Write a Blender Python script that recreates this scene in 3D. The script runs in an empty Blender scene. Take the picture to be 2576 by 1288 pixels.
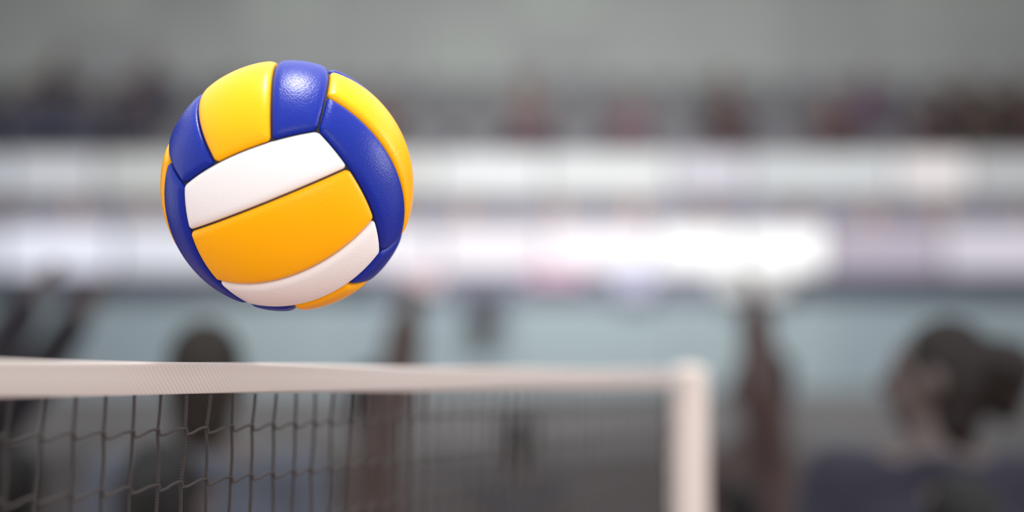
import bpy, bmesh, math, random
import numpy as np
from mathutils import Vector, Matrix

# ---------------------------------------------------------------- camera, world, lights, exposure
SC = bpy.context.scene
COL = SC.collection
W, H, F = 2576, 1288, 4862.0          # photograph size and focal length in its pixels
CAM_Z = 1.75
PITCH = math.atan((954 - 644) / F)    # horizon lies at y = 954
cam_data = bpy.data.cameras.new('camera')
cam_data.sensor_width = 36
cam_data.lens = F * 36 / W
cam_data.clip_start = 0.05
cam = bpy.data.objects.new('camera', cam_data)
COL.objects.link(cam)
cam.location = (0, 0, CAM_Z)
cam.rotation_euler = (math.pi / 2 + PITCH, 0, 0)
SC.camera = cam
cam_data.dof.use_dof = True
cam_data.dof.focus_distance = 1.575
cam_data.dof.aperture_fstop = 1.6

SC.view_settings.view_transform = 'Standard'
SC.view_settings.look = 'None'
SC.view_settings.exposure = 0.0
SC.view_settings.gamma = 1.0
SC.view_settings.use_curve_mapping = False

world = bpy.data.worlds.new('hall_ambient')
SC.world = world
world.use_nodes = True
world.node_tree.nodes['Background'].inputs[0].default_value = (0.93, 0.96, 1.0, 1)
world.node_tree.nodes['Background'].inputs[1].default_value = 1.35


def area(name, loc, target, size, power, color=(1, 1, 1), size_y=None):
    l = bpy.data.lights.new(name, 'AREA')
    l.energy = power
    l.color = color
    l.size = size
    if size_y:
        l.shape = 'RECTANGLE'
        l.size_y = size_y
    o = bpy.data.objects.new(name, l)
    COL.objects.link(o)
    o.location = loc
    d = Vector(target) - Vector(loc)
    o.rotation_euler = d.to_track_quat('-Z', 'Y').to_euler()
    return o


area('court_lamp', (-0.05, 2.05, 4.45), (-0.12, 1.75, 1.9), 0.5, 92, (1.0, 0.985, 0.96))
area('front_fill', (1.3, -3.2, 3.3), (-0.1, 1.7, 1.9), 2.6, 85, (1.0, 0.98, 0.96), 2.0)  # added fill from behind the camera, brightens the ball's front
area('side_fill', (2.7, 2.5, 3.0), (0.3, 2.3, 1.9), 0.9, 36, (1.0, 0.98, 0.95))  # added side light, brightens the far tape and the ball's right side
area('stand_fill', (0.5, 15.5, 7.2), (0.3, 22, 3.6), 3.4, 1000, (0.98, 1.0, 0.98), 1.2)  # added unseen light, brightens mid-stand and falls off towards the ends

R_CAM = cam.rotation_euler.to_matrix()


def ray(px, py):
    return (R_CAM @ Vector(((px - W / 2) / F, (H / 2 - py) / F, -1.0)))


def at(px, py, Y):
    d = ray(px, py)
    return Vector((0, 0, CAM_Z)) + d * (Y / d.y)


# ---------------------------------------------------------------- material helpers
def srgb(r, g, b):
    def c(v):
        v /= 255
        return v / 12.92 if v <= 0.04045 else ((v + 0.055) / 1.055) ** 2.4
    return (c(r), c(g), c(b), 1)


def paint(r, g, b):
    """Reflectance of a surface that looks (r, g, b) under the hall's light."""
    return tuple(c * 0.58 for c in srgb(r, g, b)[:3]) + (1,)


MATS = {}


def mat(name, color, rough=0.6, noise=0.0, scale=8.0, bump=0.0, bump_scale=60.0, spec=0.5, sheen=0.0):
    if name in MATS:
        return MATS[name]
    m = bpy.data.materials.new(name)
    m.use_nodes = True
    nt = m.node_tree
    b = nt.nodes['Principled BSDF']
    b.inputs['Base Color'].default_value = tuple(color[:3]) + (1,)
    b.inputs['Roughness'].default_value = rough
    b.inputs['Specular IOR Level'].default_value = spec
    if sheen:
        b.inputs['Sheen Weight'].default_value = sheen
    tc = nt.nodes.new('ShaderNodeTexCoord')
    if noise:
        n = nt.nodes.new('ShaderNodeTexNoise')
        n.inputs['Scale'].default_value = scale
        n.inputs['Detail'].default_value = 4
        nt.links.new(tc.outputs['Object'], n.inputs['Vector'])
        r = nt.nodes.new('ShaderNodeValToRGB')
        r.color_ramp.elements[0].position = 0.3
        r.color_ramp.elements[1].position = 0.7
        r.color_ramp.elements[0].color = tuple(max(0, c * (1 - noise)) for c in color[:3]) + (1,)
        r.color_ramp.elements[1].color = tuple(min(1, c * (1 + noise)) for c in color[:3]) + (1,)
        nt.links.new(n.outputs['Fac'], r.inputs['Fac'])
        nt.links.new(r.outputs['Color'], b.inputs['Base Color'])
    if bump:
        n2 = nt.nodes.new('ShaderNodeTexNoise')
        n2.inputs['Scale'].default_value = bump_scale
        n2.inputs['Detail'].default_value = 3
        nt.links.new(tc.outputs['Object'], n2.inputs['Vector'])
        bp = nt.nodes.new('ShaderNodeBump')
        bp.inputs['Strength'].default_value = bump
        bp.inputs['Distance'].default_value = 0.01
        nt.links.new(n2.outputs['Fac'], bp.inputs['Height'])
        nt.links.new(bp.outputs['Normal'], b.inputs['Normal'])
    MATS[name] = m
    return m


def leather(name, color):
    m = bpy.data.materials.new(name)
    m.use_nodes = True
    nt = m.node_tree
    b = nt.nodes['Principled BSDF']
    b.inputs['Base Color'].default_value = color
    b.inputs['Roughness'].default_value = 0.31
    b.inputs['Specular IOR Level'].default_value = 0.16
    tc = nt.nodes.new('ShaderNodeTexCoord')
    v = nt.nodes.new('ShaderNodeTexVoronoi')
    v.feature = 'SMOOTH_F1'
    v.inputs['Scale'].default_value = 620
    v.inputs['Smoothness'].default_value = 0.7
    n = nt.nodes.new('ShaderNodeTexNoise')
    n.inputs['Scale'].default_value = 900
    n.inputs['Detail'].default_value = 2
    a = nt.nodes.new('ShaderNodeMath')
    a.operation = 'ADD'
    bp = nt.nodes.new('ShaderNodeBump')
    bp.inputs['Strength'].default_value = 0.3
    bp.inputs['Distance'].default_value = 0.0005
    nt.links.new(tc.outputs['Object'], v.inputs['Vector'])
    nt.links.new(tc.outputs['Object'], n.inputs['Vector'])
    nt.links.new(v.outputs['Distance'], a.inputs[0])
    nt.links.new(n.outputs['Fac'], a.inputs[1])
    nt.links.new(a.outputs[0], bp.inputs['Height'])
    nt.links.new(bp.outputs['Normal'], b.inputs['Normal'])
    return m


def glow(name, color, strength):
    """Face of a lit display: soft uneven brightness, no writing readable."""
    m = bpy.data.materials.new(name)
    m.use_nodes = True
    nt = m.node_tree
    b = nt.nodes['Principled BSDF']
    b.inputs['Base Color'].default_value = (0.05, 0.05, 0.05, 1)
    b.inputs['Roughness'].default_value = 0.4
    tc = nt.nodes.new('ShaderNodeTexCoord')
    n = nt.nodes.new('ShaderNodeTexNoise')
    n.inputs['Scale'].default_value = 1.6
    n.inputs['Detail'].default_value = 2
    nt.links.new(tc.outputs['Object'], n.inputs['Vector'])
    r = nt.nodes.new('ShaderNodeValToRGB')
    r.color_ramp.elements[0].position = 0.3
    r.color_ramp.elements[1].position = 0.65
    r.color_ramp.elements[0].color = tuple(c * 0.88 for c in color[:3]) + (1,)
    r.color_ramp.elements[1].color = tuple(color[:3]) + (1,)
    nt.links.new(n.outputs['Fac'], r.inputs['Fac'])
    nt.links.new(r.outputs['Color'], b.inputs['Emission Color'])
    b.inputs['Emission Strength'].default_value = strength
    return m


# ---------------------------------------------------------------- object helpers
def link(name, me, m=None, parent=None, smooth=False):
    o = bpy.data.objects.new(name, me)
    COL.objects.link(o)
    if m is not None:
        me.materials.clear()
        me.materials.append(m)
    if parent is not None:
        o.parent = parent
    if smooth:
        me.polygons.foreach_set('use_smooth', [True] * len(me.polygons))
    return o


def tag(o, label=None, cat=None, group=None, kind=None):
    if label:
        o['label'] = label
    if cat:
        o['category'] = cat
    if group:
        o['group'] = group
    if kind:
        o['kind'] = kind
    return o


def empty(name, loc=(0, 0, 0), rz=0.0):
    o = bpy.data.objects.new(name, None)
    COL.objects.link(o)
    o.location = loc
    o.rotation_euler = (0, 0, rz)
    o.empty_display_size = 0.1
    return o


def copy_tree(o, parent=None):
    c = o.copy()
    COL.objects.link(c)
    if parent is not None:
        c.parent = parent
    for ch in list(o.children):
        copy_tree(ch, c)
    return c


class MB:
    def __init__(self):
        self.v, self.f = [], []

    def add(self, verts, faces):
        k = len(self.v)
        self.v.extend([tuple(p) for p in verts])
        self.f.extend([tuple(i + k for i in f) for f in faces])
        return self

    def box(self, x0, x1, y0, y1, z0, z1, bev=0.0):
        if bev <= 0:
            v = [(x, y, z) for z in (z0, z1) for y in (y0, y1) for x in (x0, x1)]
            f = [(0, 2, 3, 1), (4, 5, 7, 6), (0, 1, 5, 4), (2, 6, 7, 3), (0, 4, 6, 2), (1, 3, 7, 5)]
            return self.add(v, f)
        bm = bmesh.new()
        bmesh.ops.create_cube(bm, size=1)
        for p in bm.verts:
            p.co = Vector(((x0 + x1) / 2 + p.co.x * (x1 - x0), (y0 + y1) / 2 + p.co.y * (y1 - y0),
                           (z0 + z1) / 2 + p.co.z * (z1 - z0)))
        bmesh.ops.bevel(bm, geom=bm.edges[:], offset=bev, segments=3, profile=0.5, affect='EDGES')
        bm.verts.index_update()
        self.add([p.co[:] for p in bm.verts], [[q.index for q in fc.verts] for fc in bm.faces])
        bm.free()
        return self

    def cone(self, a, b, ra, rb, n=14, rings=5):
        """Closed tapered limb with round ends."""
        a, b = Vector(a), Vector(b)
        d = b - a
        L = max(d.length, 1e-6)
        d /= L
        u = d.orthogonal().normalized()
        w = d.cross(u)
        prof = []
        for i in range(rings):
            t = math.pi / 2 * i / rings
            prof.append((-ra * math.cos(t), ra * math.sin(t)))
        prof.append((0, ra))
        prof.append((L, rb))
        for i in range(1, rings + 1):
            t = math.pi / 2 * i / rings
            prof.append((L + rb * math.sin(t), rb * math.cos(t)))
        vs = [a + d * prof[0][0]]
        for s, r in prof[1:-1]:
            for k in range(n):
                t = 2 * math.pi * k / n
                vs.append(a + d * s + u * (r * math.cos(t)) + w * (r * math.sin(t)))
        vs.append(a + d * prof[-1][0])
        m = len(prof) - 2
        fs = [(0, 1 + (k + 1) % n, 1 + k) for k in range(n)]
        for j in range(m - 1):
            for k in range(n):
                p, q = 1 + j * n + k, 1 + j * n + (k + 1) % n
                fs.append((p, q, q + n, p + n))
        e = len(vs) - 1
        fs += [(e, 1 + (m - 1) * n + k, 1 + (m - 1) * n + (k + 1) % n) for k in range(n)]
        return self.add(vs, fs)

    def ball(self, c, r, M=None, n=20, k=12):
        vs, fs = [Vector((0, 0, -1))], []
        for j in range(1, k):
            t = -math.pi / 2 + math.pi * j / k
            for i in range(n):
                p = 2 * math.pi * i / n
                vs.append(Vector((math.cos(t) * math.cos(p), math.cos(t) * math.sin(p), math.sin(t))))
        vs.append(Vector((0, 0, 1)))
        fs += [(0, 1 + (i + 1) % n, 1 + i) for i in range(n)]
        for j in range(k - 2):
            for i in range(n):
                a, b = 1 + j * n + i, 1 + j * n + (i + 1) % n
                fs.append((a, b, b + n, a + n))
        e = len(vs) - 1
        fs += [(e, 1 + (k - 2) * n + i, 1 + (k - 2) * n + (i + 1) % n) for i in range(n)]
        if isinstance(r, (int, float)):
            r = (r, r, r)
        out = []
        for p in vs:
            q = Vector((p.x * r[0], p.y * r[1], p.z * r[2]))
            if M is not None:
                q = M @ q
            out.append(Vector(c) + q)
        return self.add(out, fs)

    def cyl(self, c, r, z0, z1, n=32):
        vs = [(c[0] + r * math.cos(2 * math.pi * i / n), c[1] + r * math.sin(2 * math.pi * i / n), z)
              for z in (z0, z1) for i in range(n)]
        fs = [(i, (i + 1) % n, n + (i + 1) % n, n + i) for i in range(n)]
        fs += [tuple(range(n - 1, -1, -1)), tuple(range(n, 2 * n))]
        return self.add(vs, fs)

    def mesh(self, name):
        me = bpy.data.meshes.new(name)
        me.from_pydata(self.v, [], self.f)
        me.update()
        return me

    def build(self, name, m, parent=None, smooth=False):
        return link(name, self.mesh(name), m, parent, smooth)

    def fused(self, name, voxel, smooth=6):
        """All overlapping volumes grown together into one continuous skin."""
        tmp = bpy.data.objects.new('tmp', self.mesh('tmp'))
        COL.objects.link(tmp)
        r = tmp.modifiers.new('r', 'REMESH')
        r.mode = 'VOXEL'
        r.voxel_size = voxel
        s = tmp.modifiers.new('s', 'SMOOTH')
        s.iterations = smooth
        s.factor = 0.5
        dg = bpy.context.evaluated_depsgraph_get()
        me = bpy.data.meshes.new_from_object(tmp.evaluated_get(dg))
        me.name = name
        old = tmp.data
        bpy.data.objects.remove(tmp)
        bpy.data.meshes.remove(old)
        me.polygons.foreach_set('use_smooth', [True] * len(me.polygons))
        return me


def struct(name, mb, m):
    o = mb.build(name, m)
    o['kind'] = 'structure'
    return o


# ---------------------------------------------------------------- the hall
def plank_floor():
    m = bpy.data.materials.new('court_planks')
    m.use_nodes = True
    nt = m.node_tree
    b = nt.nodes['Principled BSDF']
    b.inputs['Roughness'].default_value = 0.4
    tc = nt.nodes.new('ShaderNodeTexCoord')
    br = nt.nodes.new('ShaderNodeTexBrick')
    br.inputs['Color1'].default_value = (0.42, 0.255, 0.215, 1)
    br.inputs['Color2'].default_value = (0.37, 0.225, 0.19, 1)
    br.inputs['Mortar'].default_value = (0.15, 0.09, 0.07, 1)
    br.inputs['Scale'].default_value = 1.0
    br.inputs['Brick Width'].default_value = 1.8
    br.inputs['Row Height'].default_value = 0.09
    br.inputs['Mortar Size'].default_value = 0.002
    nt.links.new(tc.outputs['Object'], br.inputs['Vector'])
    nt.links.new(br.outputs['Color'], b.inputs['Base Color'])
    return m


def panel_wall(name, c0, c1, w, h):
    """Wall of big plain panels, each a slightly different tint."""
    m = bpy.data.materials.new(name)
    m.use_nodes = True
    nt = m.node_tree
    b = nt.nodes['Principled BSDF']
    b.inputs['Roughness'].default_value = 0.7
    tc = nt.nodes.new('ShaderNodeTexCoord')
    mp = nt.nodes.new('ShaderNodeMapping')
    mp.inputs['Rotation'].default_value = (math.pi / 2, 0, 0)
    br = nt.nodes.new('ShaderNodeTexBrick')
    br.offset = 0.0
    br.inputs['Color1'].default_value = c0
    br.inputs['Color2'].default_value = c1
    br.inputs['Mortar'].default_value = tuple(x * 0.6 for x in c0[:3]) + (1,)
    br.inputs['Scale'].default_value = 1.0
    br.inputs['Brick Width'].default_value = w
    br.inputs['Row Height'].default_value = h
    br.inputs['Mortar Size'].default_value = 0.012
    nt.links.new(tc.outputs['Object'], mp.inputs['Vector'])
    nt.links.new(mp.outputs['Vector'], br.inputs['Vector'])
    nt.links.new(br.outputs['Color'], b.inputs['Base Color'])
    return m


struct('floor', MB().box(-11, 11, -6, 30, -0.2, 0), plank_floor())

Y_LOW = 19.0          # front of the stand
zl = lambda y: at(0, y, Y_LOW).z
pale = panel_wall('pale_panels', paint(152, 168, 173), paint(140, 157, 166), 1.6, 3.0)
navy = mat('navy_padding', paint(50, 54, 74), 0.7, 0.12, 2)
dado = mat('grey_dado', paint(112, 112, 114), 0.8, 0.1, 1.5)
struct('wall_front_of_stand', MB().box(-7.8, 7.8, Y_LOW, Y_LOW + 0.4, zl(985), zl(752)), pale)
xl = lambda px: at(px, 700, Y_LOW).x
for nm_, xa, xb, m_ in (('trim_1', -7.8, xl(960), navy), ('trim_3', xl(960), xl(1960), mat('slate_padding', paint(104, 104, 124), 0.7, 0.12, 2)),
                        ('trim_4', xl(1960), 7.8, navy)):
    struct(nm_, MB().box(xa, xb, Y_LOW - 0.03, Y_LOW + 0.4, zl(752), zl(690)), m_)
struct('trim_2', MB().box(-7.8, 7.8, Y_LOW - 0.05, Y_LOW + 0.4, zl(1130), zl(985)), dado)
struct('dado_shade_band', MB().box(-7.8, 7.8, Y_LOW - 0.09, Y_LOW + 0.4, 0, zl(1130)), mat('dado_shade_grey', paint(78, 76, 78), 0.8, 0.1, 1.5))  # lower dado coloured darker in place of a downward shade gradient

concrete = mat('stand_concrete', paint(105, 100, 104), 0.9, 0.12, 2)
dark_step = mat('dark_steps', paint(74, 72, 78), 0.9, 0.15, 2)
TERR = 2.3
struct('floor_terrace', MB().box(-7.8, 7.8, Y_LOW + 0.4, 22.0, TERR - 0.15, TERR), concrete)
Y_UP = 22.0
zu = lambda y: at(0, y, Y_UP).z
struct('wall_terrace_back', MB().box(-7.8, 7.8, Y_UP, Y_UP + 0.25, TERR, zu(385)),
       mat('mauve_wall', paint(150, 145, 158), 0.8, 0.12, 1.2))
TREADS = [(22.25, 3.85), (23.1, 4.2), (23.95, 4.55), (24.8, 4.9)]
st = MB()
for y, z in TREADS:
    st.box(-7.8, 7.8, y, y + 0.85 if y < 24.7 else 26.4, z - 0.5, z)
struct('floor_upper_stand', st, dark_step)
side_m = mat('side_shade_dark', paint(70, 66, 70), 0.9, 0.15, 3)  # dark side walls out of view, added to shade the stand's ends
struct('shade_wall_left', MB().box(-8.1, -7.8, 9, 26.7, 0, 7.5), side_m)
struct('shade_wall_right', MB().box(7.8, 8.1, 9, 26.7, 0, 7.5), side_m)
struct('shade_ceiling', MB().box(-8.1, 8.1, 18.5, 26.7, 7.5, 7.7), mat('ceiling_grey', paint(150, 150, 150), 0.9))  # unseen roof piece, added to keep ambient light off the back wall
struct('wall_back', MB().box(-7.8, 7.8, 26.4, 26.7, 0, 9),
       panel_wall('upper_wall', paint(206, 211, 207), paint(188, 188, 190), 1.25, 1.1))

# ---------------------------------------------------------------- volleyball
BR = 0.105
bdir = ray(724, 468).normalized()
BDIST = BR / math.sin(math.atan(316 / (F * math.sqrt(1 + (564 / F) ** 2))))
BC = Vector((0, 0, CAM_Z)) + bdir * BDIST


def on_ball(px, py):
    d = ray(px, py).normalized()
    oc = Vector((0, 0, CAM_Z)) - BC
    b = d.dot(oc)
    q = b * b - (oc.dot(oc) - BR * BR)
    t = -b - math.sqrt(max(q, 0))
    return ((Vector((0, 0, CAM_Z)) + d * t) - BC).normalized()


marks = [((467, 464), (-1, 1, 1)), ((800, 333), (1, 1, 1)), ((958, 628), (1, -1, 1)), ((625, 767), (-1, -1, 1))]
Q = np.array([on_ball(*p)[:] for p, _ in marks])
P = np.array([c for _, c in marks]) / math.sqrt(3)
U, S, Vt = np.linalg.svd(P.T @ Q)
D = np.diag([1, 1, np.linalg.det(Vt.T @ U.T)])
ROT = Vt.T @ D @ U.T

white_l = leather('white_leather', (0.82, 0.785, 0.765, 1))
yellow_l = leather('yellow_leather', (0.97, 0.42, 0.001, 1))
blue_l = leather('blue_leather', (0.006, 0.02, 0.26, 1))
seam_m = mat('seam_rubber', (0.012, 0.012, 0.016), 0.8)

ball = MB().ball((0, 0, 0), BR - 0.0046, n=64, k=40).build('volleyball', seam_m, smooth=True)
ball.location = BC
tag(ball, 'blue, yellow and white panelled volleyball in mid-air above the net tape', 'ball')

T_SPLIT = 0.35


def panel(n, a, b, v0, v1, m):
    """Padded strip of a cube-sphere face: n face axis, a along the strip, b across it."""
    n, a, b = (np.array(x, float) for x in (n, a, b))

    def spaced(lo, hi, k):
        t = np.linspace(-1, 1, k)
        t = np.sign(t) * (1 - (1 - np.abs(t)) ** 1.7)
        return lo + (hi - lo) * (t + 1) / 2
    us, vs = spaced(-1, 1, 110), spaced(v0, v1, 64)
    Uu, Vv = np.meshgrid(us, vs, indexing='ij')
    p = n + Uu[..., None] * a + Vv[..., None] * b
    p /= np.linalg.norm(p, axis=-1, keepdims=True)

    def dist(axis, val, sign):
        nv = sign * (val * n - axis)
        nv = nv / np.linalg.norm(nv)
        return np.arcsin(np.clip(p @ nv, -1, 1)) * BR
    gap = 0.0009
    du = np.minimum(dist(a, 1, 1), dist(a, -1, -1)) - gap
    dv = np.minimum(dist(b, v1, 1), dist(b, v0, -1)) - gap
    rc = 0.0036
    d = np.where((du < rc) & (dv < rc),
                 rc - np.hypot(np.maximum(rc - du, 0), np.maximum(rc - dv, 0)), np.minimum(du, dv))
    w, h = 0.0070, 0.0032
    q = np.clip(1 - d / w, 0, 1)
    drop = h * (1 - np.sqrt(np.clip(1 - q ** 2.2, 0, 1)))
    drop = np.where(d < 0, h + np.clip(-d * 6, 0, 0.004), drop)
    broad = np.clip(d / 0.02, 0, 1)
    puff = 0.0008 * (1 - (1 - broad) ** 2)
    r = BR - 0.0007 + puff - drop
    pts = (p * r[..., None]).reshape(-1, 3)
    nu, nv_ = Uu.shape
    idx = np.arange(nu * nv_).reshape(nu, nv_)
    fs = np.stack([idx[:-1, :-1], idx[1:, :-1], idx[1:, 1:], idx[:-1, 1:]], -1).reshape(-1, 4)
    if np.dot(np.cross(a, b), n) < 0:
        fs = fs[:, ::-1]
    pts = pts @ ROT.T
    me = bpy.data.meshes.new('panel')
    me.from_pydata(pts.tolist(), [], fs.tolist())
    o = link('panel', me, m, ball, True)
    o['label'] = {white_l: 'white padded panel', yellow_l: 'yellow padded panel', blue_l: 'blue padded panel'}[m]


X, Yv, Z = (1, 0, 0), (0, 1, 0), (0, 0, 1)
neg = lambda t: tuple(-c for c in t)
wyw, byb = (white_l, yellow_l, white_l), (blue_l, yellow_l, blue_l)
# face axis, along the strip, across it, colours
for n, a, b, cols in ((Z, X, Yv, wyw), (neg(Z), X, Yv, wyw), (Yv, Z, X, byb), (neg(Yv), Z, X, byb),
                      (X, Yv, Z, byb), (neg(X), Yv, Z, byb)):
    for (v0, v1), m in zip(((-1, -T_SPLIT), (-T_SPLIT, T_SPLIT), (T_SPLIT, 1)), cols):
        panel(n, a, b, v0, v1, m)

# ---------------------------------------------------------------- net and post
NET_D = Vector((1562 / F, 1, 0)).normalized()       # direction of the net, vanishing at x = 2850
NET_N = Vector((NET_D.y, -NET_D.x, 0))              # towards the camera's side
N0 = at(470, 951, 1.575)
NZ_TOP, NZ_BOT = at(470, 911, 1.575).z, at(470, 991, 1.575).z
CELL = 62.5 / (F / 1.575) / 0.468
ROW1 = at(463, 1083, 1.575).z
ROWH = 133 / (F / 1.575)
S_POST = (1.575 / 0.47 - 1.575) / NET_D.y


def netp(s, z, off=0.0):
    p = N0 + NET_D * s + NET_N * off
    return Vector((p.x, p.y, z))


def tape_material():
    m = bpy.data.materials.new('twill_tape')
    m.use_nodes = True
    nt = m.node_tree
    b = nt.nodes['Principled BSDF']
    b.inputs['Roughness'].default_value = 0.75
    b.inputs['Sheen Weight'].default_value = 0.2
    uv = nt.nodes.new('ShaderNodeUVMap')
    mp = nt.nodes.new('ShaderNodeMapping')
    mp.inputs['Rotation'].default_value = (0, 0, math.radians(-51))
    wv = nt.nodes.new('ShaderNodeTexWave')
    wv.inputs['Scale'].default_value = 33
    wv.inputs['Distortion'].default_value = 0.3
    wv.inputs['Detail'].default_value = 1
    r = nt.nodes.new('ShaderNodeValToRGB')
    r.color_ramp.elements[0].color = (0.385, 0.335, 0.31, 1)
    r.color_ramp.elements[1].color = (0.45, 0.395, 0.37, 1)
    bp = nt.nodes.new('ShaderNodeBump')
    bp.inputs['Strength'].default_value = 0.35
    bp.inputs['Distance'].default_value = 0.0006
    nt.links.new(uv.outputs[0], mp.inputs[0])
    nt.links.new(mp.outputs[0], wv.inputs['Vector'])
    nt.links.new(wv.outputs['Fac'], r.inputs['Fac'])
    nt.links.new(r.outputs['Color'], b.inputs['Base Color'])
    nt.links.new(wv.outputs['Fac'], bp.inputs['Height'])
    nt.links.new(bp.outputs['Normal'], b.inputs['Normal'])
    return m


def cord_material():
    m = bpy.data.materials.new('twisted_cord')
    m.use_nodes = True
    nt = m.node_tree
    b = nt.nodes['Principled BSDF']
    b.inputs['Roughness'].default_value = 0.8
    uv = nt.nodes.new('ShaderNodeUVMap')
    wv = nt.nodes.new('ShaderNodeTexWave')
    wv.bands_direction = 'DIAGONAL'
    wv.inputs['Scale'].default_value = 1.0
    r = nt.nodes.new('ShaderNodeValToRGB')
    r.color_ramp.elements[0].color = (0.012, 0.009, 0.008, 1)
    r.color_ramp.elements[1].color = (0.034, 0.025, 0.022, 1)
    bp = nt.nodes.new('ShaderNodeBump')
    bp.inputs['Strength'].default_value = 0.8
    bp.inputs['Distance'].default_value = 0.0006
    nt.links.new(uv.outputs[0], wv.inputs['Vector'])
    nt.links.new(wv.outputs['Fac'], r.inputs['Fac'])
    nt.links.new(r.outputs['Color'], b.inputs['Base Color'])
    nt.links.new(wv.outputs['Fac'], bp.inputs['Height'])
    nt.links.new(bp.outputs['Normal'], b.inputs['Normal'])
    return m


net = empty('volleyball_net', netp(S_POST / 2, 0))
tag(net, 'dark cord volleyball net with white top tape, running away to the post', 'net')
net_inv = Matrix.Translation(-net.location)


def tape_mesh(zt, zb, s0, s1, bulge):
    zm, hh = (zt + zb) / 2, (zt - zb) / 2
    prof = []                                    # closed section: cable-filled hem on top, flat below
    for i in range(9):
        t = math.pi * i / 8
        prof.append((bulge * math.cos(t), zt - bulge + bulge * math.sin(t)))
    for z, o in ((zm + hh * .55, -bulge * .8), (zm, -bulge * .62), (zb + .0012, -bulge * .5), (zb, -bulge * .25),
                 (zb, bulge * .25), (zb + .0012, bulge * .5), (zm, bulge * .62), (zm + hh * .55, bulge * .8)):
        prof.append((o, z))
    n = 160
    vs, fs, uvs = [], [], []
    for i in range(n + 1):
        s = s0 + (s1 - s0) * i / n
        for o, z in prof:
            vs.append(net_inv @ netp(s, z + 0.0006 * math.sin(s * 9), o))
    k = len(prof)
    for i in range(n):
        for j in range(k):
            fs.append((i * k + j, i * k + (j + 1) % k, (i + 1) * k + (j + 1) % k, (i + 1) * k + j))
    fs.append(tuple(range(k)))
    fs.append(tuple(n * k + j for j in reversed(range(k))))
    me = bpy.data.meshes.new('top_tape')
    me.from_pydata([v[:] for v in vs], [], fs)
    ul = me.uv_layers.new(name='UVMap')
    sv = [s0 + (s1 - s0) * (i // k) / n for i in range((n + 1) * k)]
    zv = [prof[i % k][1] for i in range((n + 1) * k)]
    for lp in me.loops:
        ul.data[lp.index].uv = (sv[lp.vertex_index] * 2.2, zv[lp.vertex_index] * 2.2)
    bm = bmesh.new()
    bm.from_mesh(me)
    bmesh.ops.recalc_face_normals(bm, faces=bm.faces)
    bm.to_mesh(me)
    bm.free()
    return me


S0 = -0.75
link('top_tape', tape_mesh(NZ_TOP, NZ_BOT, S0, S_POST - 0.041, 0.0026), tape_material(), net, True)['label'] = 'white woven top tape'

cv, cf, cuv = [], [], []


def tube(points, r, closed_uv=2600):
    n = 8
    base = len(cv)
    run = 0.0
    for i, p in enumerate(points):
        a = points[max(i - 1, 0)]
        b = points[min(i + 1, len(points) - 1)]
        d = (b - a).normalized()
        u = d.cross(NET_N).normalized()
        w = d.cross(u)
        if i:
            run += (p - points[i - 1]).length
        for k in range(n):
            t = 2 * math.pi * k / n
            cv.append((net_inv @ (p + u * (r * math.cos(t)) + w * (r * math.sin(t))))[:])
            cuv.append((run * 260, k / n * 0.314))
    for i in range(len(points) - 1):
        for k in range(n):
            q = base + i * n
            cf.append((q + k, q + (k + 1) % n, q + n + (k + 1) % n, q + n + k))


rng = random.Random(5)
NROW = 13
K0, K1 = -15, int((S_POST - 0.055) / CELL)
joint = {}
for k in range(K0, K1 + 1):
    for j in range(NROW + 1):
        z = ROW1 - (j - 1) * ROWH if j else NZ_BOT - 0.0004
        # the netting hangs a little off plumb
        joint[k, j] = (k * CELL - (0.0048 + 0.0024 * (j - 1) if j else 0) + rng.uniform(-.0005, .0005) * (j > 0),
                       z + rng.uniform(-.0006, .0006) * (j > 0), rng.uniform(-.0015, .0015) * (j > 0))
    pts = []
    for j in range(NROW):
        (s0, z0, o0), (s1, z1, o1) = joint[k, j], joint[k, j + 1]
        for i in range(8):
            t = i / 8
            wig = 0.0019 * math.sin(math.pi * t) * (1 if j else 0.35) * (0.9 + 0.2 * rng.random())
            pts.append(netp(s0 + (s1 - s0) * t + wig, z0 + (z1 - z0) * t, o0 + (o1 - o0) * t))
    pts.append(netp(*[joint[k, NROW][i] for i in (0, 1, 2)]))
    tube(pts, 0.0014)
for j in range(1, NROW + 1):
    for k in range(K0, K1):
        (s0, z0, o0), (s1, z1, o1) = joint[k, j], joint[k + 1, j]
        pts = []
        for i in range(11):
            t = i / 10
            e = t * t * (3 - 2 * t)
            dz = -0.0024 + 0.0042 * e - 0.0012 * math.sin(math.pi * t * 2) * 0.5
            pts.append(netp(s0 + (s1 - s0) * t, z0 + (z1 - z0) * t + dz, o0 + (o1 - o0) * t + .0006))
        tube(pts, 0.0012)
        # the knot: the cord wraps the upright between arriving and leaving
    for k in range(K0, K1 + 1):
        s, z, o = joint[k, j]
        tube([netp(s - .0004, z + .0024, o + .0008), netp(s, z + .0008, o + .0013), netp(s + .0003, z - .001, o + .0013),
              netp(s + .0004, z - .003, o + .0008)], 0.0015)
cme = bpy.data.meshes.new('netting')
cme.from_pydata(cv, [], cf)
cl = cme.uv_layers.new(name='UVMap')
li = np.empty(len(cme.loops), dtype=np.int32)
cme.loops.foreach_get('vertex_index', li)
cl.data.foreach_set('uv', np.array(cuv, dtype=np.float32)[li].ravel())
link('netting', cme, cord_material(), net, True)['label'] = 'dark brown twisted cord netting'

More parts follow.
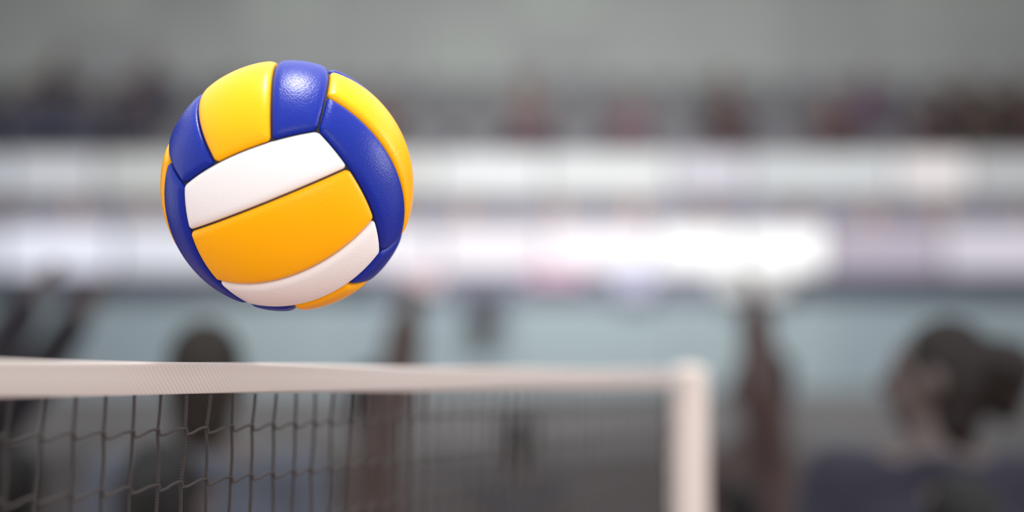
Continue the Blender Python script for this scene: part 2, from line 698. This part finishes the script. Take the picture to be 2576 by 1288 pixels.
pc = netp(S_POST, 0)
post_m = mat('post_paint', (0.5, 0.435, 0.40), 0.6, 0.04, 12)
post_h = at(1696, 917, pc.y).z
post = empty('net_post', (pc.x, pc.y, 0))
tag(post, 'pale upright post holding the far end of the net', 'post')
MB().cyl((0, 0), 0.0325, 0.03, post_h - 0.012).build('pole', post_m, post, False)
MB().ball((0, 0, post_h - 0.013), (0.0325, 0.0325, 0.013)).build('cap', post_m, post, True)
b_ = MB()
b_.cyl((0, 0), 0.16, 0.0, 0.025)
b_.cyl((0, 0), 0.05, 0.025, 0.06)
b_.build('base_plate', mat('base_steel', (0.25, 0.25, 0.26), 0.4), post)
h_ = MB()
for z in (NZ_TOP - 0.006, NZ_BOT + 0.003):
    h_.cone((-NET_D.x * 0.0355, -NET_D.y * 0.0355, z), (-NET_D.x * 0.028, -NET_D.y * 0.028, z), 0.004, 0.004)
h_.build('hook', mat('hook_steel', (0.35, 0.34, 0.33), 0.35), post, True)


# ---------------------------------------------------------------- people
def skin_mat(key):
    return {'tan': mat('skin_tan', (0.16, 0.10, 0.08), 0.55, 0.08, 9),
            'brown': mat('skin_brown', (0.055, 0.038, 0.034), 0.6, 0.08, 9),
            'fair': mat('skin_fair', (0.34, 0.23, 0.19), 0.55, 0.06, 9)}[key]


def cloth(name, rgb):
    return mat('cloth_' + name, paint(*rgb), 0.85, 0.1, 14, 0.25, 35, 0.2, 0.1)


def hand(mb, wrist, direction, palm_n, curl=0.5, side=1):
    d = Vector(direction).normalized()
    nrm = (Vector(palm_n) - d * Vector(palm_n).dot(d)).normalized()
    lat = d.cross(nrm) * side
    w = Vector(wrist)
    M = Matrix((lat, nrm, d)).transposed()
    mb.ball(w + d * 0.05, (0.042, 0.019, 0.055), M)
    for x, L in ((-0.03, 0.066), (-0.01, 0.078), (0.011, 0.072), (0.03, 0.056)):
        p = w + d * 0.088 + lat * x
        dirn = d + lat * (x * 2.5)
        r = 0.0098
        for seg, c in ((0.45, 0.15), (0.32, 0.6), (0.23, 1.1)):
            dd = (dirn + nrm * (c * curl)).normalized()
            q = p + dd * (L * seg)
            mb.cone(p, q, r, r * 0.93, 8, 3)
            p, r = q, r * 0.93
    p = w + d * 0.025 - lat * 0.034
    q = p + (d * 0.6 - lat * 0.75 + nrm * 0.3).normalized() * 0.036
    mb.cone(p, q, 0.013, 0.011, 8, 3)
    mb.cone(q, q + (d * 0.9 - lat * 0.25 + nrm * 0.35).normalized() * 0.03, 0.011, 0.0095, 8, 3)


def figure(arm_l, arm_r, sit=False, thick=1.0, lean=(0, 0, 0), head_rot=(0, 0, 0), voxel=0.011, hair_len=0.0, long_legs=False, sleeve=0.62):
    """A 1.80 m figure facing -Y, origin at the floor under the pelvis. arm_* = (elbow, wrist) targets as directions.
    Returns meshes: body, shirt, shorts, hair, shoes, eyes."""
    LR = Matrix.Rotation(lean[0], 3, 'X') @ Matrix.Rotation(lean[1], 3, 'Y') @ Matrix.Rotation(lean[2], 3, 'Z')
    pel = Vector((0, 0, 0.93))
    T = lambda p: pel + LR @ (Vector(p) - pel)
    HR = LR @ Matrix.Rotation(head_rot[0], 3, 'X') @ Matrix.Rotation(head_rot[1], 3, 'Y') @ Matrix.Rotation(head_rot[2], 3, 'Z')
    nb = T((0, 0.012, 1.51))
    Hh = lambda p: nb + HR @ (Vector(p) - Vector((0, 0.012, 1.51)))
    body, shirt, shorts = MB(), MB(), MB()
    for sx in (-1, 1):
        body.cone(T((sx * .065, 0, .95)), T((sx * .06, -.005, 1.10)), .112, .098)
        body.cone(T((sx * .06, -.005, 1.10)), T((sx * .08, -.005, 1.33)), .098, .112)
        shirt.cone(T((sx * .068, 0, .90)), T((sx * .064, -.005, 1.10)), .127, .116)
        shirt.cone(T((sx * .064, -.005, 1.10)), T((sx * .085, -.005, 1.34)), .116, .126)
        shorts.cone((sx * .07, 0, .92), (sx * .068, 0, 1.0), .124, .112)
        if sit:
            hip, kn, an = Vector((sx * .1, 0, .92)), Vector((sx * .13, -.43, .94)), Vector((sx * .13, -.40, .52))
        else:
            hip, kn, an = Vector((sx * .095, 0, .90)), Vector((sx * .115, -.015, .50)), Vector((sx * .125, .015, .09))
        body.cone(hip, kn, .088, .056)
        mid = kn.lerp(an, .3) + Vector((0, .018, 0))
        body.cone(kn, mid, .055, .055)
        body.cone(mid, an, .055, .038)
        shorts.cone(hip, hip.lerp(kn, 1.0 if long_legs else .72), .112, .08 if not long_legs else .075)
        if long_legs:
            shorts.cone(kn, an, .075, .06)
        body.cone(an, an + Vector((0, -.12, -.045)), .036, .03)
        el_d, wr_d = (arm_l if sx > 0 else arm_r)
        sh = T((sx * .195, 0, 1.455))
        e = sh + LR @ Vector(el_d).normalized() * .29
        w = e + LR @ Vector(wr_d).normalized() * .25
        body.cone(T((sx * .07, .005, 1.47)), sh, .075, .062)
        body.cone(sh, e, .058, .042)
        body.cone(e, w, .042, .027)
        shirt.cone(T((sx * .07, .005, 1.455)), sh, .082, .074)
        shirt.cone(sh, sh.lerp(e, min(sleeve, 1)), .073 if sleeve < .9 else .084, .064 if sleeve < .9 else .074)
        if sleeve > .9:
            shirt.cone(e, e.lerp(w,   .95), .074, .056)
        hand(body, w, LR @ Vector(wr_d), LR @ Vector((-sx * .6, -.8, .1)), .45, sx)
    body.cone(T((0, .015, 1.42)), Hh((0, .008, 1.575)), .07, .054)
    body.ball(Hh((0, .005, 1.69)), (.075, .095, .108), HR)
    body.ball(Hh((0, -.025, 1.625)), (.056, .068, .068), HR)
    body.cone(Hh((0, -.088, 1.685)), Hh((0, -.108, 1.648)), .010, .015, 10, 4)
    body.cone(Hh((-.02, -.088, 1.613)), Hh((.02, -.088, 1.613)), .009, .009, 8, 4)
    body.cone(Hh((-.035, -.083, 1.708)), Hh((.035, -.083, 1.708)), .011, .011, 8, 4)
    for sx in (-1, 1):
        body.ball(Hh((sx * .078, .01, 1.665)), (.012, .022, .033), HR)
    shirt.ball(T((0, .022, 1.485)), (.082, .082, .045), LR)
    hair = MB()
    hair.ball(Hh((0, .022, 1.705)), (.086, .1, .106), HR)
    hair.ball(Hh((0, .045, 1.665)), (.082, .075, .085), HR)
    hair.ball(Hh((0, .05, 1.60)), (.07, .055, .075), HR)
    if hair_len:
        hair.ball(Hh((0, .128, 1.72)), .03 * thick)
        hair.cone(Hh((0, .14, 1.71)), Hh((0, .15, 1.71 - hair_len)), .035 * thick, .016 * thick)
    shoes = []
    for sx in (-1, 1):
        sm = MB()
        if sit:
            c = Vector((sx * .13, -.44, .46))
        else:
            c = Vector((sx * .125, -.045, .0))
        sm.ball(c + Vector((0, 0, .045)), (.048, .135, .045))
        sm.ball(c + Vector((0, .06, .075)), (.045, .055, .05))
        sm.box(c.x - .043, c.x + .043, c.y - .12, c.y + .12, c.z, c.z + .03)
        shoes.append(sm.fused('shoe', max(voxel, .011), 3))
    eyes = []
    for sx in (-1, 1):
        em = MB().ball(Hh((sx * .032, -.0835, 1.685)), .010, None, 12, 8)
        me = em.mesh('eye')
        me.polygons.foreach_set('use_smooth', [True] * len(me.polygons))
        eyes.append(me)
    return {'body': body.fused('body', voxel, 4), 'shirt': shirt.fused('shirt', voxel * 1.2, 5),
            'shorts': shorts.fused('shorts', voxel * 1.2, 5), 'hair': hair.fused('hair', voxel, 4),
            'shoe': shoes, 'eye': eyes}


SEW = mat('eye_dark', (0.03, 0.022, 0.018), 0.25)


def person(fig, loc, height, rz, label, skin, shirt, shorts, hair, shoes=('white', (205, 205, 205)), group=None, bottoms='shorts', faces=True):
    """One body mesh with its clothing, hair and shoes as children; meshes may be shared, materials sit on the objects."""
    def put(name, me, m, parent=None):
        o = bpy.data.objects.new(name, me)
        COL.objects.link(o)
        if not me.materials:
            me.materials.append(None)
        o.material_slots[0].link = 'OBJECT'
        o.material_slots[0].material = m
        if parent is not None:
            o.parent = parent
        return o
    p = put('person', fig['body'], skin_mat(skin))
    p.location = loc
    p.rotation_euler = (0, 0, rz)
    p.scale = (height / 1.8,) * 3
    tag(p, label, 'person', group)
    put('shirt', fig['shirt'], cloth(*shirt), p)
    put(bottoms, fig['shorts'], cloth(*shorts), p)
    put('hair', fig['hair'], mat('hair_' + hair[0], [c * .45 for c in paint(*hair[1])], 0.6, 0.25, 40, spec=0.2), p)
    if faces:
        for m in fig['shoe']:
            put('shoe', m, cloth(*shoes), p)
        for m in fig['eye']:
            put('eye', m, SEW, p)
    return p


DOWN_L, DOWN_R = ((.22, .05, -1), (.12, -.25, -1)), ((-.22, .05, -1), (-.12, -.25, -1))
UP_R = ((-.12, -.1, 1), (.08, -.1, 1))
fig_down = figure(DOWN_L, DOWN_R)
fig_pony = figure(DOWN_L, DOWN_R, hair_len=.22)
fig_up1 = figure(((.70, -.14, .74), (-.28, -.02, 1)), ((-.1, -.6, -.5), (.1, -.12, 1)), lean=(.03, 0, 0), sleeve=1.0)
fig_up2 = figure(((.0, -.34, 1), (-.05, -.16, 1)), ((-.02, -.28, 1), (.05, -.14, 1)), sleeve=1.0)
fig_up3 = figure(((.0, -.62, .8), (-.02, -.70, 1)), ((-.02, -.5, .85), (.05, -.6, 1)), sleeve=1.0)
fig_lean = figure(DOWN_L, DOWN_R, lean=(.06, -.03, 0), head_rot=(.0, -.12, 1.25), sleeve=1.0, hair_len=.08, thick=2.0)

HB = ('black', (34, 30, 30))
HD = ('dark_brown', (48, 38, 34))


def stand_at(fig, px, py_head, Y, rz, *a, ref=(0, 0, 1.69), **k):
    """Standing on the floor with the head at the given height above it."""
    p = at(px, py_head, Y)
    return person(fig, (p.x, Y, 0), p.z / 1.69 * 1.8, rz, *a, **k)


stand_at(fig_up1, 1925, 955, 6.9, -math.pi / 2, 'player in a brown shirt with one arm straight up, right of the net post', 'brown',
         ('umber', (92, 76, 74)), ('black', (40, 38, 44)), HB)
stand_at(fig_up2, 945, 1000, 7.6, math.pi / 2, 'player in a brown-grey shirt reaching both arms up, behind the middle of the net', 'brown',
         ('taupe', (98, 84, 80)), ('black', (40, 38, 44)), HB)
stand_at(fig_down, 520, 942, 4.4, math.pi, 'tall dark-haired player in a blue-grey shirt, head above the tape below the ball', 'brown',
         ('bluegrey', (82, 86, 97)), ('black', (40, 38, 44)), ('umber', (60, 52, 44)))
stand_at(fig_lean, 2325, 935, 4.2, math.pi, 'person in a navy jacket with thick tied dark hair, head turned, far right', 'brown',
         ('navy', (46, 45, 58)), ('black', (40, 38, 44)), HD, bottoms='trousers')
stand_at(fig_up3, -140, 985, 5.6, math.pi / 2, 'player in black sleeves raising both arms at the left edge behind the net', 'brown',
         ('black', (36, 37, 40)), ('black', (40, 38, 44)), HB)
stand_at(fig_pony, 1302, 1092, 9.5, math.pi, 'short dark-haired player with a ponytail behind the net near its post', 'tan',
         ('slate', (98, 98, 102)), ('black', (40, 38, 44)), ('grey_black', (56, 54, 58)))
stand_at(fig_pony, 415, 1250, 3.6, math.pi - .2, 'young player in dark plum, ponytailed head low in front of the tall player', 'brown',
         ('plum', (58, 54, 62)), ('black', (40, 38, 44)), HB)
stand_at(fig_down, 785, 1255, 5.4, math.pi + .1, 'young black-haired player low behind the net, directly below the ball', 'brown',
         ('plum', (58, 54, 62)), ('black', (40, 38, 44)), HB)
stand_at(fig_down, 35, 1220, 4.7, math.pi, 'young black-haired player in black low in the bottom left corner', 'brown',
         ('black', (36, 37, 40)), ('black', (40, 38, 44)), HB)
stand_at(fig_pony, 1855, 1285, 6.0, math.pi + .3, 'young player with black ponytail at the bottom, right of the net post', 'tan',
         ('purple', (92, 76, 98)), ('black', (40, 38, 44)), HB)
stand_at(fig_down, 2420, 1330, 3.7, math.pi, 'black-haired young player in front of the person in the navy jacket', 'brown',
         ('black', (36, 37, 40)), ('black', (40, 38, 44)), HB)

# ---------------------------------------------------------------- boards, stand-in cloths
frame_m = mat('board_frame', (0.1, 0.1, 0.11), 0.5)


def board(x0, x1, y0, y1, Y, rgb, strength, label, group):
    a, b = at(x0, y1, Y), at(x1, y0, Y)
    w, h = b.x - a.x - 0.02, b.z - a.z
    o = empty('display_board', ((a.x + b.x) / 2, Y, a.z))
    tag(o, label, 'display board', group)
    MB().box(-w / 2, w / 2, 0.0, 0.09, 0.0, h, 0.008).build('housing', frame_m, o)
    MB().box(-w / 2 + .015, w / 2 - .015, -0.012, 0.004, 0.02, h - .02).build('screen', glow('screen', srgb(*rgb), strength), o)['label'] = 'glowing pale screen'
    return o


LOW = [(-520, 0, (205, 208, 222), 1.0, 'first'), (0, 290, (232, 235, 250), 1.0, 'second'), (290, 560, (225, 228, 240), .95, 'third'),
       (560, 830, (230, 230, 240), 1.0, 'fourth'), (830, 1100, (240, 236, 246), 1.0, 'fifth'),
       (1100, 1370, (246, 238, 246), 1.03, 'sixth'), (1370, 1640, (254, 248, 254), 1.12, 'seventh'),
       (1640, 1860, (255, 255, 255), 1.25, 'eighth'), (1860, 2080, (255, 255, 255), 1.2, 'ninth'),
       (2080, 2370, (176, 164, 182), .95, 'tenth'), (2370, 2640, (206, 200, 214), 1.0, 'eleventh'), (2640, 3050, (190, 186, 200), .9, 'twelfth')]
for x0, x1, rgb, s, nth in LOW:
    board(x0, x1, 566, 690, Y_LOW - 0.02, rgb, s, f'glowing white display board, {nth} from left in the lower row', 'lower row of display boards')
UPB = [(-420, 20, (192, 196, 206), .95, 'first'), (20, 250, (205, 208, 214), .95, 'second'), (250, 520, (200, 203, 200), .95, 'third'),
       (520, 800, (214, 214, 216), .95, 'fourth'), (800, 1090, (222, 220, 216), .95, 'fifth'), (1090, 1370, (230, 232, 233), 1, 'sixth'),
       (1370, 1690, (226, 228, 228), 1, 'seventh'), (1690, 1880, (214, 210, 222), .95, 'eighth'),
       (1880, 2250, (214, 218, 220), .95, 'ninth'), (2250, 2440, (238, 230, 230), 1, 'tenth'), (2440, 2950, (196, 198, 200), .9, 'eleventh')]
for x0, x1, rgb, s, nth in UPB:
    board(x0, x1, 388, 488, Y_UP - 0.1, rgb, s, f'pale display board, {nth} from left in the upper row', 'upper row of display boards')


def standin_cloth(px, w, y0, y1, name, rgb, label):  # made-up cloth, stands in for pale blobs of people's clothing
    a, b = at(px - w / 2, y0, Y_LOW - .07), at(px + w / 2, y1, Y_LOW - .07)
    ww, hh = b.x - a.x, a.z - b.z
    n, k = 24, 10
    vs, fs = [], []
    for side in (0, 1):
        for j in range(k + 1):
            for i in range(n + 1):
                u, t = i / n, j / k
                vs.append(((u - .5) * ww * (1 - .25 * t), -.02 - .018 * math.sin(u * 17) * t + side * .006, hh * (1 - t)))
    q = (n + 1) * (k + 1)
    for j in range(k):
        for i in range(n):
            p = j * (n + 1) + i
            fs.append((p, p + n + 1, p + n + 2, p + 1))
            fs.append((q + p, q + p + 1, q + p + n + 2, q + p + n + 1))
    ed = [i for i in range(n + 1)] + [j * (n + 1) + n for j in range(1, k + 1)] + [k * (n + 1) + i for i in range(n - 1, -1, -1)] + [j * (n + 1) for j in range(k - 1, 0, -1)]
    for i in range(len(ed)):
        a_, b_ = ed[i], ed[(i + 1) % len(ed)]
        fs.append((a_, b_, b_ + q, a_ + q))
    me = bpy.data.meshes.new('standin_cloth')
    me.from_pydata(vs, [], fs)
    o = link('standin_cloth', me, cloth(name, rgb), None, True)
    o.location = ((a.x + b.x) / 2, Y_LOW - .07, b.z)
    tag(o, label, 'standin_cloth')


standin_cloth(1895, 230, 676, 745, 'white', (250, 250, 250), 'white stand-in cloth hanging below the brightest boards, above the raised arm')
standin_cloth(1400, 170, 668, 715, 'pink', (205, 170, 190), 'pink stand-in cloth hung below the lower boards, right of the ball')
standin_cloth(1600, 110, 668, 750, 'lavender', (190, 190, 215), 'lavender stand-in cloth hung below the lower boards, between pink and white ones')
standin_cloth(1062, 110, 668, 735, 'rose', (205, 185, 190), 'dull rose stand-in cloth hung below the boards, nearest the ball')

# made-up dark box on the pale wall, in place of an unidentified dark blob
c_ = at(1222, 775, Y_LOW - .22)
bx = empty('standin_box', (c_.x, Y_LOW - .13, c_.z - .2))
tag(bx, 'dark grey stand-in box fixed high on the pale wall, right of the reaching player', 'standin_box')
MB().box(-.16, .16, -.13, .13, 0.08, .38, .015).build('box_body', mat('box_grey', paint(84, 84, 96), .7), bx)
MB().box(-.14, .14, -.142, -.12, .1, .36, .01).build('box_front', mat('box_front_grey', paint(70, 70, 80), .8, .2, 90), bx)

# ---------------------------------------------------------------- seats of the upper stand
seat_m = mat('seat_plastic', paint(110, 107, 114), 0.6, 0.06, 5)
leg_m = mat('seat_steel', (0.12, 0.12, 0.13), 0.5)


def make_seat():
    r = empty('stadium_seat')
    s = MB().box(-.22, .22, -.02, .37, .31, .36, .02)
    s.build('seat_pan', seat_m, r)
    vs = MB().box(-.22, .22, .375, .42, .38, .84, .02)
    vs.build('backrest', seat_m, r)
    for x in (-.17, .17):
        MB().box(x - .02, x + .02, .1, .3, 0, .31).build('leg', leg_m, r)
    return r


proto = make_seat()
first = True
ROWN = ['lowest', 'second', 'third', 'top']
rs = random.Random(3)
for ri, (y, z) in enumerate(TREADS):
    for i in range(24):
        o = proto if first else copy_tree(proto)
        first = False
        o.location = (-7.0 + i * .6, y + .42, z)
        tag(o, f'grey plastic seat in the {ROWN[ri]} row of the upper stand', 'seat', f'seats in the {ROWN[ri]} row of the upper stand')

# ---------------------------------------------------------------- spectators
LAP_L, LAP_R = ((.15, -.35, -1), (-.25, -1, -.1)), ((-.15, -.35, -1), (.25, -1, -.1))
fig_sit = figure(LAP_L, LAP_R, sit=True, voxel=.02)
fig_sit2 = figure(LAP_L, ((-.3, -.5, -.6), (.1, -.4, 1)), sit=True, voxel=.02)

bench = empty('spectator_bench', (0, 20.35, TERR))
tag(bench, 'long bench for spectators behind the lower display boards', 'bench')
MB().box(-7.4, 7.4, -.22, .22, .30, .36, .01).build('seat', mat('bench_wood', (.3, .22, .15), .6, .15, 4), bench)
for i in range(7):
    MB().box(-7.1 + i * 2.34, -7.0 + i * 2.34, -.18, .18, 0, .31).build('leg', leg_m, bench)

ORD = ['first', 'second', 'third', 'fourth', 'fifth', 'sixth', 'seventh', 'eighth', 'ninth', 'tenth', 'eleventh', 'twelfth',
       'thirteenth', 'fourteenth', 'fifteenth', 'sixteenth', 'seventeenth', 'eighteenth']
TOPS = [('teal', (120, 140, 155)), ('steel', (135, 150, 165)), ('mauve', (140, 130, 145)), ('grey', (150, 150, 160)),
        ('mauve', (140, 130, 145)), ('steel', (135, 150, 165)), ('plumgrey', (110, 95, 108)), ('grey', (150, 150, 160)),
        ('lilac', (165, 160, 180)), ('mauve', (140, 130, 145)), ('rosegrey', (150, 130, 135)), ('lilac', (165, 160, 180)),
        ('plumgrey', (110, 95, 108)), ('grey', (150, 150, 160)), ('mauve', (140, 130, 145)), ('plumgrey', (110, 95, 108))]
NAMES = {'teal': 'teal', 'steel': 'steel-blue', 'mauve': 'mauve', 'grey': 'grey', 'plumgrey': 'plum', 'lilac': 'lilac', 'rosegrey': 'rose-grey'}
for i, t in enumerate(TOPS):
    sc_ = (1.74 + rs.uniform(-.05, .08)) / 1.8
    x = -6.3 + i * .84 + rs.uniform(-.1, .1)
    person(fig_sit2 if i % 4 == 1 else fig_sit, (x, 20.35, TERR + .365 - .765 * sc_), 1.8 * sc_, rs.uniform(-.2, .2),
           f'spectator in {NAMES[t[0]]}, {ORD[i]} from left behind the lower display boards', rs.choice(['tan', 'fair']), t,
           ('black', (40, 38, 44)), rs.choice([HB, HD]), group='spectators behind the lower boards', bottoms='trousers')
UPS = [(0, 3, 'navyblue', (62, 72, 96), 'navy'), (1, 6, 'charcoal', (80, 80, 86), 'charcoal'), (0, 9, 'brick', (110, 82, 80), 'dull red'),
       (1, 12, 'beige', (150, 138, 134), 'beige'), (0, 14, 'mauve2', (120, 98, 108), 'mauve'), (1, 16, 'charcoal', (80, 80, 86), 'charcoal'),
       (0, 18, 'maroon', (84, 62, 66), 'maroon'), (1, 19, 'violet', (104, 86, 110), 'violet'), (2, 4, 'navyblue', (62, 72, 96), 'navy'),
       (0, 1, 'deepnavy', (44, 52, 74), 'deep navy'), (0, 2, 'navyblue', (62, 72, 96), 'navy'), (0, 4, 'deepnavy', (44, 52, 74), 'deep navy'),
       (1, 2, 'steel2', (70, 80, 96), 'steel blue'), (1, 4, 'deepnavy', (44, 52, 74), 'deep navy'), (2, 2, 'deepnavy', (44, 52, 74), 'deep navy'),
       (0, 20, 'darkplum', (62, 46, 52), 'dark plum'), (0, 21, 'umberdark', (62, 52, 50), 'dark brown'), (0, 22, 'wine', (62, 40, 46), 'wine red'),
       (0, 16, 'duskyrose', (72, 54, 60), 'dull rose'), (0, 12, 'mauve3', (104, 84, 94), 'mauve'), (1, 21, 'black2', (42, 40, 44), 'black'), (1, 22, 'black2', (42, 40, 44), 'black')]
for row, col, nm, rgb, word in UPS:
    y, z = TREADS[row]
    person(fig_sit, (-7.0 + col * .6, y + .62, z + .365 - .765 * .96), 1.728, rs.uniform(-.15, .15),
           f'spectator in {word}, in seat {col + 1} of the {ROWN[row]} row of the upper stand', 'tan', (nm, rgb),
           ('black', (40, 38, 44)), HD, group='spectators in the upper stand', bottoms='trousers')
